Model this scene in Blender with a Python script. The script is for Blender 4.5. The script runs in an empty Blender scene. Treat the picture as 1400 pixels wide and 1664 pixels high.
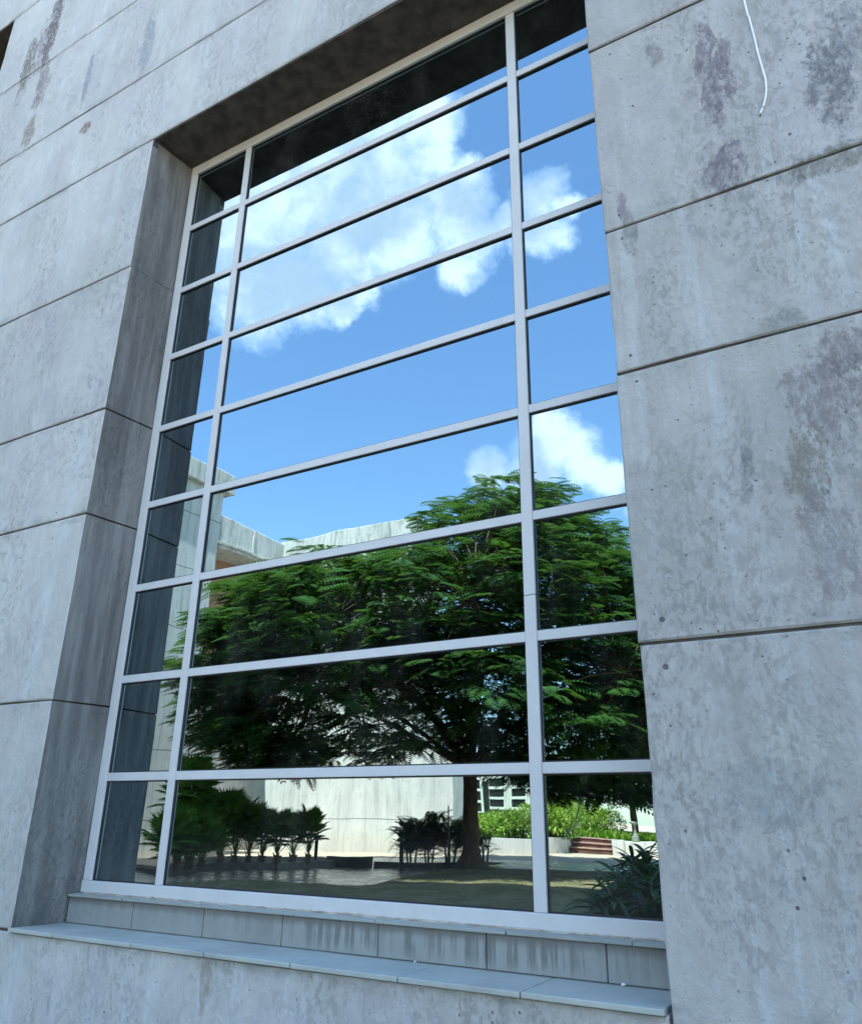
import bpy, math, random
import numpy as np
from mathutils import Vector, Matrix
R = math.radians
rnd = random.Random(7)
nr = np.random.default_rng(11)
sc = bpy.context.scene
COL = sc.collection
# ------------------------------------------------------------------ camera
RM = [[0.86482008, 0.50196066, 0.0110331], [-0.17228998, 0.31733274, -0.93253209], [-0.47159559, 0.80457158, 0.36091852]]
rt = Vector((RM[0][0], RM[1][0], RM[2][0])); dn = Vector((RM[0][1], RM[1][1], RM[2][1])); fw = Vector((RM[0][2], RM[1][2], RM[2][2]))
# rows of RM are world axes of the fit (x, y, z) read as: camera right / down / forward
rt, dn, fw = Vector(RM[0]), Vector(RM[1]), Vector(RM[2])
CAM = Vector((4.32146, -3.41418, 1.55))
cd = bpy.data.cameras.new('camera'); cam = bpy.data.objects.new('camera', cd); COL.objects.link(cam)
m3 = Matrix((rt, -dn, -fw)).transposed()
cam.matrix_world = Matrix.Translation(CAM) @ m3.to_4x4()
cd.sensor_fit = 'VERTICAL'; cd.sensor_height = 24; cd.lens = 24 * 1282.27 / 1664; cd.clip_start = 0.05; cd.clip_end = 2000
sc.camera = cam
GY = 0.0245                                                          # the glass plane
def vdir(px, py): return (rt * ((px - 700) / 1282.27) + dn * ((py - 832) / 1282.27) + fw).normalized()
def mdir(px, py): d = vdir(px, py); return Vector((d.x, -d.y, d.z))  # a direction of the courtyard seen in the glass
MC = Vector((CAM.x, 2 * GY - CAM.y, CAM.z))
def gp(px, py, z=0.0): d = mdir(px, py); return MC + d * ((z - MC.z) / d.z)
def hp(px, py, h): d = mdir(px, py); return MC + d * (h / math.hypot(d.x, d.y))
def wp(px, py, y=-0.381): d = vdir(px, py); return CAM + d * ((y - CAM.y) / d.y)
# ------------------------------------------------------------------ sun, sky, exposure
SUN_EL, SUN_AZ = R(68), R(14)                                       # azimuth from +Y towards +X
sdir = Vector((math.sin(SUN_AZ) * math.cos(SUN_EL), math.cos(SUN_AZ) * math.cos(SUN_EL), math.sin(SUN_EL)))
sl = bpy.data.lights.new('sun', 'SUN'); sl.energy = 5.0; sl.angle = R(0.5); sl.color = (1, .95, .87)
so = bpy.data.objects.new('sun', sl); COL.objects.link(so); so.rotation_euler = sdir.to_track_quat('Z', 'Y').to_euler()
sc.view_settings.view_transform = 'Standard'; sc.view_settings.look = 'None'; sc.view_settings.exposure = 2.38; sc.view_settings.gamma = 1
sc.cycles.max_bounces = 6; sc.cycles.diffuse_bounces = 3
world = bpy.data.worlds.new('World'); sc.world = world; world.use_nodes = True

class NT:
    """tiny node-tree writer"""
    def __init__(s, tree): s.t = tree; s.n = tree.nodes; s.l = tree.links; s.n.clear()
    def node(s, typ, **kw):
        n = s.n.new(typ)
        for k, v in kw.items(): setattr(n, k, v)
        return n
    def put(s, sock, v):
        if hasattr(v, 'is_output'): s.l.new(v, sock)
        elif v is not None:
            if isinstance(v, (tuple, list)) and len(v) == 3 and sock.type == 'RGBA': v = (*v, 1)
            sock.default_value = v
    def math(s, op, a, b=None, c=None, clamp=False):
        n = s.node('ShaderNodeMath', operation=op, use_clamp=clamp); s.put(n.inputs[0], a)
        if b is not None: s.put(n.inputs[1], b)
        if c is not None: s.put(n.inputs[2], c)
        return n.outputs[0]
    def vmath(s, op, a, b=None, out=0):
        n = s.node('ShaderNodeVectorMath', operation=op); s.put(n.inputs[0], a)
        if b is not None: s.put(n.inputs[3] if op == 'SCALE' else n.inputs[1], b)
        return n.outputs[out]
    def noise(s, vec, scale, detail=6, rough=.6, dist=0, col=False):
        n = s.node('ShaderNodeTexNoise'); s.put(n.inputs['Vector'], vec); n.inputs['Scale'].default_value = scale
        n.inputs['Detail'].default_value = detail; n.inputs['Roughness'].default_value = rough; n.inputs['Distortion'].default_value = dist
        return n.outputs['Color' if col else 'Fac']
    def smooth(s, v, a, b, lo=0., hi=1.):
        n = s.node('ShaderNodeMapRange', interpolation_type='SMOOTHSTEP'); s.put(n.inputs[0], v)
        for i, x in enumerate((a, b, lo, hi)): s.put(n.inputs[i + 1], x)
        return n.outputs[0]
    def mix(s, f, a, b, mode='MIX'):
        n = s.node('ShaderNodeMix', data_type='RGBA', blend_type=mode); s.put(n.inputs[0], f); s.put(n.inputs[6], a); s.put(n.inputs[7], b)
        return n.outputs[2]
    def scale(s, vec, x, y, z): return s.vmath('MULTIPLY', vec, (x, y, z))
    def co(s, which='Object'): return s.node('ShaderNodeTexCoord').outputs[which]
    def xyz(s, v): n = s.node('ShaderNodeSeparateXYZ'); s.put(n.inputs[0], v); return n.outputs
    def bump(s, h, strength=.3, dist=.01, normal=None):
        n = s.node('ShaderNodeBump'); s.put(n.inputs['Height'], h); n.inputs['Strength'].default_value = strength; n.inputs['Distance'].default_value = dist
        if normal is not None: s.put(n.inputs['Normal'], normal)
        return n.outputs[0]

def build_world():
    t = NT(world.node_tree)
    out = t.node('ShaderNodeOutputWorld')
    sky = t.node('ShaderNodeTexSky', sky_type='NISHITA'); sky.sun_disc = False
    sky.sun_elevation = SUN_EL; sky.sun_rotation = SUN_AZ
    sky.air_density = 1.15; sky.dust_density = .5; sky.ozone_density = 1.5
    b1 = t.node('ShaderNodeBackground'); t.put(b1.inputs[0], t.mix(1.0, sky.outputs[0], (.76, .88, .92), 'MULTIPLY')); b1.inputs[1].default_value = .14
    g = t.co('Generated')
    nz = t.noise(g, 7, 8, .62, col=True)
    off = t.vmath('SCALE', t.vmath('SUBTRACT', nz, (.5, .5, .5)), .085)
    nz2 = t.noise(g, 34, 6, .6, col=True)
    off2 = t.vmath('SCALE', t.vmath('SUBTRACT', nz2, (.5, .5, .5)), .030)
    v = t.vmath('NORMALIZE', t.vmath('ADD', t.vmath('ADD', g, off), off2))
    blobs = [(330, 230, 120), (430, 250, 120), (520, 250, 110), (610, 215, 95), (690, 185, 62), (400, 360, 125), (520, 340, 115), (620, 300, 90),
             (700, 270, 55), (740, 345, 62), (790, 385, 45), (400, 470, 80), (470, 460, 75), (550, 420, 66), (560, 490, 34), (640, 395, 40),
             (765, 430, 42), (822, 350, 30), (875, 325, 46), (880, 385, 44), (918, 345, 26), (905, 735, 58), (868, 770, 46), (945, 765, 48),
             (800, 762, 32), (1005, 790, 30), (1060, 800, 60), (200, 300, 160), (560, 60, 130), (420, 505, 60), (510, 490, 45), (585, 462, 36), (640, 370, 80), (590, 340, 90), (760, 300, 40), (905, 700, 45), (930, 735, 55), (990, 790, 40), (880, 740, 50)]
    extra = [((.5, .5, .5), 14), ((-.6, .5, .45), 18), ((.8, -.4, .4), 14), ((.3, .9, .25), 16)]
    acc = None
    for cx, cy, r in blobs:
        a = mdir(cx, cy); b = mdir(cx + r * 1.18, cy); ang = a.angle(b)
        k = 1 / (1 - math.cos(ang)); val = t.math('MULTIPLY_ADD', t.vmath('DOT_PRODUCT', v, tuple(a), 1), k * .75, (1 - k) * .75)
        acc = val if acc is None else t.math('SMOOTH_MAX', acc, val, .15)
    for a, deg in extra:
        k = 1 / (1 - math.cos(R(deg))); val = t.math('MULTIPLY_ADD', t.vmath('DOT_PRODUCT', v, tuple(Vector(a).normalized()), 1), k * .75, (1 - k) * .75)
        acc = t.math('SMOOTH_MAX', acc, val, .15)
    fine = t.noise(g, 22, 10, .68)
    dens = t.math('ADD', acc, t.math('MULTIPLY', t.math('SUBTRACT', fine, .5), .95))
    cover = t.smooth(dens, -.10, .68)
    shade = t.noise(g, 11, 6, .55)
    lum = t.smooth(shade, .36, .64, .0, 1.)
    ccol = t.mix(lum, (.50, .60, .72), (.96, 1.0, 1.04))
    thin = t.mix(cover, (.6, .8, 1.1), ccol)
    b2 = t.node('ShaderNodeBackground'); t.put(b2.inputs[0], thin); b2.inputs[1].default_value = .70
    mx = t.node('ShaderNodeMixShader'); t.put(mx.inputs[0], t.math('MULTIPLY', cover, .93)); t.l.new(b1.outputs[0], mx.inputs[1]); t.l.new(b2.outputs[0], mx.inputs[2])
    t.l.new(mx.outputs[0], out.inputs[0])
build_world()

# ------------------------------------------------------------------ materials
def material(name, fn):
    m = bpy.data.materials.new(name); m.use_nodes = True
    t = NT(m.node_tree); out = t.node('ShaderNodeOutputMaterial'); p = t.node('ShaderNodeBsdfPrincipled')
    t.l.new(p.outputs[0], out.inputs[0]); fn(t, p, out); return m
def setp(t, p, **kw):
    for k, v in kw.items(): t.put(p.inputs[k.replace('_', ' ')], v)

JOINTS = [0.949, 2.187, 3.39, 4.168, 5.371, 6.617, 7.472, 8.632, 9.867, 11.05, 12.25, 13.45, 14.7, 15.9, 17.1, 18.3, 19.5, 20.7, 21.9, 23.1, 24.3, 25.5, 26.7, 27.9, 29.1, 30.3, 31.5, 32.7, 34.2, 36.0, 38.0]
def concrete(t, p, out):
    P = t.co(); x, y, z = t.xyz(P)
    warpn = t.vmath('SCALE', t.vmath('SUBTRACT', t.noise(P, 2.2, 2, .5, col=True), (.5, .5, .5)), .16)
    Pw = t.vmath('ADD', P, warpn)
    big = t.noise(t.scale(P, 1, 1, .55), .9, 6, .62, .3)
    c = t.mix(t.smooth(big, .3, .7), (.335, .33, .315), (.405, .398, .382))
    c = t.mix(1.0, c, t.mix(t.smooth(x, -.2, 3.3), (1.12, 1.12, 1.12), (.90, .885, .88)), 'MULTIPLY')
    tint = t.noise(t.scale(Pw, 1, 1, .6), 1.3, 4, .6)
    c = t.mix(t.smooth(tint, .50, .66, 0, .50), c, (.365, .345, .355))
    tint2 = t.noise(t.vmath('ADD', Pw, (7, 3, 5)), 1.1, 5, .6)
    c = t.mix(t.smooth(tint2, .55, .72, 0, .45), c, (.335, .35, .30))
    # vertical formwork and run-off streaks
    st = t.noise(t.scale(P, 9, 9, .55), 1.0, 7, .65)
    c = t.mix(t.smooth(st, .48, .75, 0, .38), c, (.50, .535, .55))
    st2 = t.noise(t.scale(t.vmath('ADD', P, (3, 9, 1)), 13, 13, .8), 1.0, 6, .7)
    c = t.mix(t.smooth(st2, .60, .84, 0, .30), c, (.20, .215, .235))
    zi = None
    for j in JOINTS[:9]:
        g_ = t.math('GREATER_THAN', z, j); zi = g_ if zi is None else t.math('ADD', zi, g_)
    wn = t.node('ShaderNodeTexWhiteNoise', noise_dimensions='1D'); t.put(wn.inputs['W'], t.math('ADD', zi, t.math('MULTIPLY', t.math('GREATER_THAN', x, 1.5), 31.7)))
    c = t.mix(t.smooth(wn.outputs[0], 0, 1), c, t.mix(1.0, c, (1.10, 1.10, 1.09), 'MULTIPLY'))
    # mottling
    mo = t.noise(t.scale(Pw, 1, 1, .5), 12, 10, .72)
    lt = t.mix(1.0, c, (1.12, 1.12, 1.12), 'MULTIPLY'); c = t.mix(t.smooth(mo, .42, .62, 0, .7), c, lt)
    mo2 = t.noise(t.vmath('ADD', P, (5, 5, 5)), 38, 8, .75)
    c = t.mix(t.smooth(mo2, .55, .68, 0, .15), c, t.mix(1.0, c, (.60, .60, .61), 'MULTIPLY'))
    sk2 = t.noise(t.scale(t.vmath('ADD', Pw, (2, 7, 4)), 26, 26, 2.2), 1.0, 8, .75); c = t.mix(t.math('MULTIPLY', t.smooth(sk2, .50, .62), t.smooth(tint2, .46, .60, .0, .4)), c, t.mix(1.0, c, (1.13, 1.13, 1.14), 'MULTIPLY'))
    # patches of small dark pits and scuffs
    area = t.noise(t.scale(t.vmath('ADD', P, (1, 2, 9)), 1.25, 1.25, .5), 1.5, 4, .6)
    pit = t.noise(t.scale(Pw, 1, 1, .6), 30, 12, .85)
    pm = t.math('MULTIPLY', t.smooth(area, .47, .66), t.smooth(pit, .535, .60))
    c = t.mix(t.math('MULTIPLY', pm, .42), c, (.17, .17, .18))
    # stains where the wall has them: (x, z, half width, half height, colour, strength)
    S = []
    def stain(px, py, rx, rz, col, k, thr=.5, y0=-.381):
        q = wp(px, py, y0); S.append((q.x, q.z, rx, rz, col, k, thr))
    stain(88, 40, .14, .75, (.10, .075, .07), .85, .44); stain(45, 110, .16, .6, (.12, .10, .06), .8, .47); stain(70, 75, .3, .55, (.17, .13, .13), .6, .5)
    stain(68, 140, .16, .5, (.19, .15, .14), .7, .47); stain(48, 212, .14, .3, (.22, .15, .10), .7, .47); stain(140, 207, .10, .08, (.20, .12, .07), .8, .42)
    stain(240, 70, .10, .5, (.22, .25, .28), .6, .42); stain(142, 130, .05, .4, (.20, .21, .26), .6, .4)
    stain(1155, 120, .09, .45, (.17, .15, .17), .8, .45); stain(1178, 110, .05, .3, (.17, .15, .17), .7, .45); stain(1175, 270, .14, .2, (.17, .15, .18), .8, .47)
    stain(1345, 130, .13, .35, (.17, .17, .18), .85, .44); stain(1370, 60, .2, .4, (.2, .2, .21), .6, .5); stain(1340, 262, .25, .10, (.17, .17, .14), .75, .47)
    stain(1060, 90, .06, .12, (.18, .18, .18), .7, .47); stain(1340, 640, .2, .3, (.19, .17, .17), .7, .47); stain(1310, 760, .12, .25, (.17, .16, .13), .7, .46)
    stain(1350, 880, .18, .35, (.2, .18, .18), .6, .49); stain(1215, 765, .04, .15, (.16, .17, .17), .6, .47); stain(1270, 520, .15, .1, (.18, .18, .17), .6, .48)
    stain(1370, 570, .15, .15, (.18, .16, .16), .7, .46); stain(1080, 870, .25, .4, (.30, .30, .27), .45, .4); stain(1020, 380, .05, .15, (.19, .2, .18), .7, .42)
    stain(1010, 340, .04, .12, (.2, .18, .2), .7, .44); stain(1240, 1290, .22, .16, (.25, .27, .28), .5, .44); stain(335, 1580, .04, .2, (.28, .22, .17), .5, .42)
    sn = t.noise(t.scale(Pw, 1, 1, .5), 13, 12, .82)
    frag = t.smooth(t.noise(t.scale(Pw, 1, 1, .55), 34, 8, .8), .40, .56, .35, 1)
    for (sx, sz, rx, rz, col, k, thr) in S:
        dx = t.math('DIVIDE', t.math('SUBTRACT', x, sx), rx); dz = t.math('DIVIDE', t.math('SUBTRACT', z, sz), rz)
        e = t.math('SUBTRACT', 1.0, t.math('ADD', t.math('MULTIPLY', dx, dx), t.math('MULTIPLY', dz, dz)), clamp=True)
        mk = t.math('MULTIPLY', t.smooth(e, 0, .12), t.smooth(t.math('MULTIPLY_ADD', e, .24, t.math('SUBTRACT', sn, .15)), thr - .02, thr + .07))
        c = t.mix(t.math('MULTIPLY', t.math('MULTIPLY', mk, frag), min(1, k * 1.15)), c, tuple(v * .9 for v in col))
    # grime along the casting joints
    jd = None
    for j in JOINTS[:9]:
        d = t.math('ABSOLUTE', t.math('SUBTRACT', z, j)); jd = d if jd is None else t.math('MINIMUM', jd, d)
    jn = t.noise(t.scale(P, 1, 1, 3), 4, 8, .7)
    c = t.mix(t.math('MULTIPLY', t.smooth(jd, .09, .008, 0, 1), t.smooth(jn, .46, .64, .0, .55)), c, (.21, .215, .20))
    # the inside of the opening is coloured darker; its head is black with mould
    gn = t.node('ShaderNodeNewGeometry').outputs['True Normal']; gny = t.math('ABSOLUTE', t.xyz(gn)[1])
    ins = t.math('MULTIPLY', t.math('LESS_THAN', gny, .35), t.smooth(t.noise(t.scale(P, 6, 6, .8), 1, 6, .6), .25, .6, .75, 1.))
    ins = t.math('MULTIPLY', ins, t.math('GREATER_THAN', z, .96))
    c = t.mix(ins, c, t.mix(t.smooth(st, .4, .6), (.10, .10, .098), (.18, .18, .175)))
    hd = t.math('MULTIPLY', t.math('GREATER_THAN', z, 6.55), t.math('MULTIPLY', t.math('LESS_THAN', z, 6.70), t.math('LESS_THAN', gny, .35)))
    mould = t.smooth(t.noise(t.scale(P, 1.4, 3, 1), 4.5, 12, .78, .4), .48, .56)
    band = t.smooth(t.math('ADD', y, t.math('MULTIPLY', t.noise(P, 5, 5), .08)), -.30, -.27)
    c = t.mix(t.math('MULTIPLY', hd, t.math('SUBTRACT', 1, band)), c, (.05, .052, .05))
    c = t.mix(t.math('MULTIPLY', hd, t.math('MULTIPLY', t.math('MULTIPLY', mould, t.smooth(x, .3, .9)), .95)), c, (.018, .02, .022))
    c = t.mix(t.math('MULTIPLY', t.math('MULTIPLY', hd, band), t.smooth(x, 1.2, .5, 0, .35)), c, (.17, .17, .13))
    # little round air holes
    vo = t.node('ShaderNodeTexVoronoi'); t.put(vo.inputs['Vector'], P); vo.inputs['Scale'].default_value = 7.5
    r0, g0, b0 = t.xyz(vo.outputs['Color'])
    hole = t.math('MULTIPLY', t.smooth(vo.outputs['Distance'], .042, .026), t.math('GREATER_THAN', r0, .62))
    vo2 = t.node('ShaderNodeTexVoronoi'); t.put(vo2.inputs['Vector'], Pw); vo2.inputs['Scale'].default_value = 26
    r1 = t.xyz(vo2.outputs['Color'])[0]
    hole = t.math('MAXIMUM', hole, t.math('MULTIPLY', t.math('MULTIPLY', t.smooth(vo2.outputs['Distance'], .16, .09), t.math('GREATER_THAN', r1, .74)), t.smooth(area, .45, .60, .25, .95)))
    # tie holes
    for (px, py) in [(990, 88), (1027, 172), (1005, 350), (1010, 388), (1024, 578), (1034, 620), (1075, 1007), (1081, 1084), (1282, 218), (54, 243), (170, 174),
                     (220, 137), (201, 268), (171, 426), (166, 460), (121, 670), (116, 702), (92, 833), (86, 875), (1306, 1428), (1295, 1476)]:
        q = wp(px, py); dx = t.math('SUBTRACT', x, q.x); dz = t.math('SUBTRACT', z, q.z)
        d = t.math('SQRT', t.math('ADD', t.math('MULTIPLY', dx, dx), t.math('MULTIPLY', dz, dz)))
        rr = .0125 if px > 1060 and px < 1200 else .0075
        hole = t.math('MAXIMUM', hole, t.math('MULTIPLY', t.smooth(d, rr, rr * .7), t.math('LESS_THAN', y, -.37)))
    c = t.mix(t.math('MULTIPLY', hole, .85), c, (.06, .06, .065))
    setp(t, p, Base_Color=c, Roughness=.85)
    h = t.math('ADD', t.math('MULTIPLY', t.noise(P, 60, 8, .7), .6), t.math('MULTIPLY', t.noise(P, 9, 6, .6), 1.3))
    h = t.math('ADD', h, t.math('MULTIPLY', t.math('MULTIPLY', t.smooth(pit, .5, .62), t.smooth(area, .38, .6)), -.5))
    h = t.math('ADD', h, t.math('MULTIPLY', hole, -1.5))
    h = t.math('ADD', h, t.math('MULTIPLY', t.noise(t.scale(P, 1, 1, .45), 34, 5, .6), .9))
    t.put(p.inputs['Normal'], t.bump(h, .62, .013))
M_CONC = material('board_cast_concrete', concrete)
def simple(name, col, rough=.8, var=.25, sc_=3., bump=.2, bsc=40, col2=None, **kw):
    def f(t, p, out):
        P = t.co(); n = t.noise(P, sc_, 8, .65)
        c2 = col2 or tuple(v * (1 - var * 1.6) for v in col)
        c = t.mix(t.smooth(n, .3, .7), col, c2); setp(t, p, Base_Color=c, Roughness=rough, **kw)
        if bump: t.put(p.inputs['Normal'], t.bump(t.noise(P, bsc, 6, .7), bump, .01))
    return material(name, f)
def alu(t, p, out):
    P = t.co(); n = t.noise(t.scale(P, 1, 1, 1), 5, 8, .65); n2 = t.noise(t.scale(P, 2, 2, 30), 3, 6, .7)
    c = t.mix(t.smooth(n, .35, .75, 0, .5), (.56, .555, .55), (.47, .465, .455))
    c = t.mix(t.smooth(t.noise(P, 90, 4, .7), .62, .74, 0, .5), c, (.32, .31, .30))
    setp(t, p, Base_Color=c, Roughness=t.smooth(n2, .3, .7, .38, .55), Specular_IOR_Level=.35)
    t.put(p.inputs['Normal'], t.bump(n, .05, .005))
M_ALU = material('powder_coated_aluminium', alu)
M_GASK = simple('black_rubber', (.012, .013, .016), .5, .2, 8, 0)
M_GAP = simple('dark_joint_mortar', (.10, .085, .07), .9, .4, 8, .3)  # dark mortar filling the casting joints
M_DARK = simple('dark_void', (.02, .02, .022), .8, .2, 8, 0)
def glassm(t, p, out):
    P = t.co()
    gl = t.node('ShaderNodeBsdfGlossy'); gl.inputs['Roughness'].default_value = 0.0
    dirt = t.smooth(t.noise(t.scale(P, 1, 1, .5), 2.2, 10, .75), .45, .8, 0, .07)
    sp = t.smooth(t.noise(P, 45, 4, .8), .70, .76, 0, .25)
    x, y, z = t.xyz(P)
    lowd = t.smooth(z, 1.60, 1.15, 0, .055)
    t.put(gl.inputs['Color'], (.255, .335, .375, 1))
    wav = t.math('ADD', t.math('MULTIPLY', t.noise(P, 1.1, 2, .4), 1.0), t.math('MULTIPLY', t.noise(P, 5, 2, .4), .03))
    t.put(gl.inputs['Normal'], t.bump(wav, .26, .010))
    df = t.node('ShaderNodeBsdfDiffuse'); t.put(df.inputs[0], (.36, .36, .33, 1))
    mx = t.node('ShaderNodeMixShader'); t.put(mx.inputs[0], t.math('ADD', dirt, lowd)); t.l.new(gl.outputs[0], mx.inputs[1]); t.l.new(df.outputs[0], mx.inputs[2])
    t.l.new(mx.outputs[0], out.inputs[0])
M_GLASS = material('reflective_tinted_glass', glassm)
def slate(t, p, out):
    P = t.co(); x, y, z = t.xyz(P)
    n = t.noise(P, 3.1, 8, .65)
    c = t.mix(t.smooth(n, .3, .7), (.29, .305, .28), (.40, .415, .38))
    cell = t.math('FLOOR', t.math('DIVIDE', t.math('SUBTRACT', x, .507), .532))
    wn = t.node('ShaderNodeTexWhiteNoise', noise_dimensions='1D'); t.put(wn.inputs['W'], cell)
    c = t.mix(t.math('MULTIPLY', wn.outputs[0], .35), c, (.36, .42, .40))
    c = t.mix(t.smooth(t.noise(P, 22, 10, .75), .52, .75, 0, .35), c, (.20, .24, .25))
    # water run marks on the upright tiles, mostly to the right
    sk = t.noise(t.scale(P, 20, 1, 1.0), 1, 5, .65)
    up = t.math('MULTIPLY', t.math('LESS_THAN', z, 1.098), t.math('GREATER_THAN', z, .965))
    sidefade = t.smooth(x, 1.1, 1.9, .12, 1)
    top = t.smooth(t.math('SUBTRACT', z, t.math('MULTIPLY', t.noise(t.scale(P, 9, 1, 0.1), 1, 5, .6), .10)), .90, .98)
    c = t.mix(t.math('MULTIPLY', t.math('MULTIPLY', up, sidefade), t.math('MULTIPLY', top, t.math('MULTIPLY', t.smooth(sk, .46, .54, 0, .95), t.smooth(t.noise(t.scale(P, 3.2, 1, .2), 1, 5, .7), .34, .52, .15, 1)))), c, (.10, .115, .11))
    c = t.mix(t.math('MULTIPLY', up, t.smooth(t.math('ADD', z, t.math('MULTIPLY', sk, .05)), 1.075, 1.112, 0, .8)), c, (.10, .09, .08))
    # dirt lying on the flats
    gr = t.smooth(t.noise(P, 30, 8, .8), .62, .70, 0, .6)
    c = t.mix(gr, c, (.20, .18, .16))
    c = t.mix(t.smooth(t.math('ABSOLUTE', t.math('ADD', y, .071)), .035, .0, 0, .5), c, (.16, .16, .15))
    setp(t, p, Base_Color=c, Roughness=.55)
    t.put(p.inputs['Normal'], t.bump(t.noise(P, 40, 6, .7), .18, .008))
M_SLATE = material('blue_grey_slate_tile', slate)
M_MORTAR = simple('stained_mortar', (.17, .15, .13), .9, .4, 12, .5, 60, (.13, .12, .11))
M_SEAL = simple('old_brown_sealant', (.50, .44, .36), .7, .3, 14, .4, 50, (.25, .18, .12))
M_CABLE = simple('white_cable_sheath', (.78, .78, .74), .45, .08, 20, 0)
M_CRUMB = simple('white_plaster_crumb', (.75, .74, .7), .9, .2, 60, .4)
def leafmat(name, a, b, trans=.35, sc_=2.0, rough=.5, cc=None):
    def f(t, p, out):
        P = t.co(); n = t.noise(P, sc_, 3, .6); n2 = t.noise(P, 9, 2, .6)
        c = t.mix(t.smooth(n, .35, .65), a, b); c = t.mix(t.smooth(n2, .5, .7, 0, .45), c, cc or tuple(v * 1.7 for v in b))
        setp(t, p, Base_Color=c, Roughness=rough, Specular_IOR_Level=.35)
        tr = t.node('ShaderNodeBsdfTranslucent'); t.put(tr.inputs[0], t.mix(.5, c, (.16, .30, .03)))
        mx = t.node('ShaderNodeMixShader'); t.put(mx.inputs[0], trans); t.l.new(p.outputs[0], mx.inputs[1]); t.l.new(tr.outputs[0], mx.inputs[2])
        t.l.new(mx.outputs[0], out.inputs[0])
    return material(name, f)
M_TREE = leafmat('fern_like_foliage', (.014, .058, .018), (.034, .115, .020), .28, .6, .5, (.07, .17, .022))
M_PALM = leafmat('fan_palm_leaf', (.08, .21, .03), (.16, .31, .045), .32)
M_CYCAD = leafmat('dark_feather_leaf', (.03, .06, .022), (.045, .085, .03), .2)
M_LIME = leafmat('lime_green_leaf', (.22, .38, .04), (.34, .46, .07), .35, 2.5)
M_SHRUB = leafmat('mixed_shrub_leaf', (.10, .19, .03), (.30, .36, .10), .3, 6)
M_LILY = leafmat('glossy_strap_leaf', (.016, .06, .014), (.03, .10, .02), .12, 3, .45)
def bark(t, p, out):
    P = t.co(); n = t.noise(t.scale(P, 3, 3, .7), 3, 8, .7)
    setp(t, p, Base_Color=t.mix(t.smooth(n, .3, .7), (.09, .055, .035), (.20, .12, .075)), Roughness=.9)
    t.put(p.inputs['Normal'], t.bump(n, .6, .04))
M_BARK = material('reddish_brown_bark', bark)
def plaster(name, a, b, dirt, bands=None):
    def f(t, p, out):
        P = t.co(); x, y, z = t.xyz(P)
        n = t.noise(t.scale(P, 1, 1, .5), .7, 8, .72); c = t.mix(t.smooth(n, .35, .65), a, b)
        s = t.noise(t.scale(P, 3.5, 3.5, .28), 1, 8, .75); c = t.mix(t.smooth(s, .46, .66, 0, .75), c, dirt)
        c = t.mix(t.smooth(t.noise(P, 2.6, 10, .8), .50, .66, 0, .5), c, dirt)
        fr = t.math('FRACT', t.math('DIVIDE', z, 2.6)); ln = t.math('LESS_THAN', t.math('ABSOLUTE', t.math('SUBTRACT', fr, .53)), .009)
        if bands: c = t.mix(t.math('MULTIPLY', ln, .75), c, (.16, .15, .14))
        c = t.mix(t.smooth(t.math('ADD', z, t.math('MULTIPLY', s, .8)), 1.6, .3, 0, .35), c, (.42, .30, .20))
        setp(t, p, Base_Color=c, Roughness=.85); t.put(p.inputs['Normal'], t.bump(t.noise(P, 14, 6, .7), .3, .02))
    return material(name, f)
M_PLASTER = plaster('weathered_cream_plaster', (.74, .72, .66), (.64, .62, .57), (.42, .41, .38), True)
M_PARAPET = plaster('lichen_stained_plaster', (.70, .68, .61), (.58, .57, .51), (.17, .18, .15))
def brick(t, p, out):
    P = t.co(); x, y, z = t.xyz(P); cb = t.node('ShaderNodeCombineXYZ'); t.put(cb.inputs[0], t.math('ADD', x, y)); t.put(cb.inputs[1], z)
    b = t.node('ShaderNodeTexBrick'); t.put(b.inputs['Vector'], cb.outputs[0]); b.inputs['Scale'].default_value = 4.0
    b.inputs['Color1'].default_value = (.36, .15, .09, 1); b.inputs['Color2'].default_value = (.46, .22, .13, 1); b.inputs['Mortar'].default_value = (.5, .42, .34, 1)
    b.inputs['Mortar Size'].default_value = .015
    setp(t, p, Base_Color=b.outputs[0], Roughness=.9)
M_BRICK = material('orange_brick', brick)
def lawn(t, p, out):
    P = t.co(); n = t.noise(P, .8, 8, .7); n2 = t.noise(P, 24, 6, .8)
    c = t.mix(t.smooth(n, .42, .58), (.12, .115, .035), (.26, .20, .10)); c = t.mix(t.smooth(n2, .45, .7, 0, .6), c, (.06, .065, .02))
    setp(t, p, Base_Color=c, Roughness=.95); t.put(p.inputs['Normal'], t.bump(n2, .8, .05))
M_LAWN = material('patchy_lawn', lawn)
def paving(t, p, out):
    P = t.co(); b = t.node('ShaderNodeTexBrick'); t.put(b.inputs['Vector'], P); b.inputs['Scale'].default_value = 1.0; b.offset = .0
    b.inputs['Brick Width'].default_value = .6; b.inputs['Row Height'].default_value = .6; b.inputs['Mortar Size'].default_value = .008
    b.inputs['Color1'].default_value = (.40, .34, .26, 1); b.inputs['Color2'].default_value = (.33, .29, .23, 1); b.inputs['Mortar'].default_value = (.18, .15, .12, 1)
    n = t.noise(P, 1.3, 8, .7); setp(t, p, Base_Color=t.mix(t.smooth(n, .4, .7, 0, .5), b.outputs[0], (.26, .24, .21)), Roughness=t.smooth(n, .3, .7, .16, .38), Specular_IOR_Level=.6)
    t.put(p.inputs['Normal'], t.bump(t.noise(P, 3, 3), .06, .02))
M_PAVE = material('polished_stone_paving', paving)
M_TERRA = simple('sandy_paving', (.50, .40, .29), .85, .2, 1.2, .2, 20, (.38, .29, .20))
M_SOIL = simple('dark_bed_soil', (.05, .038, .028), .95, .4, 3, .6, 20)
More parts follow.
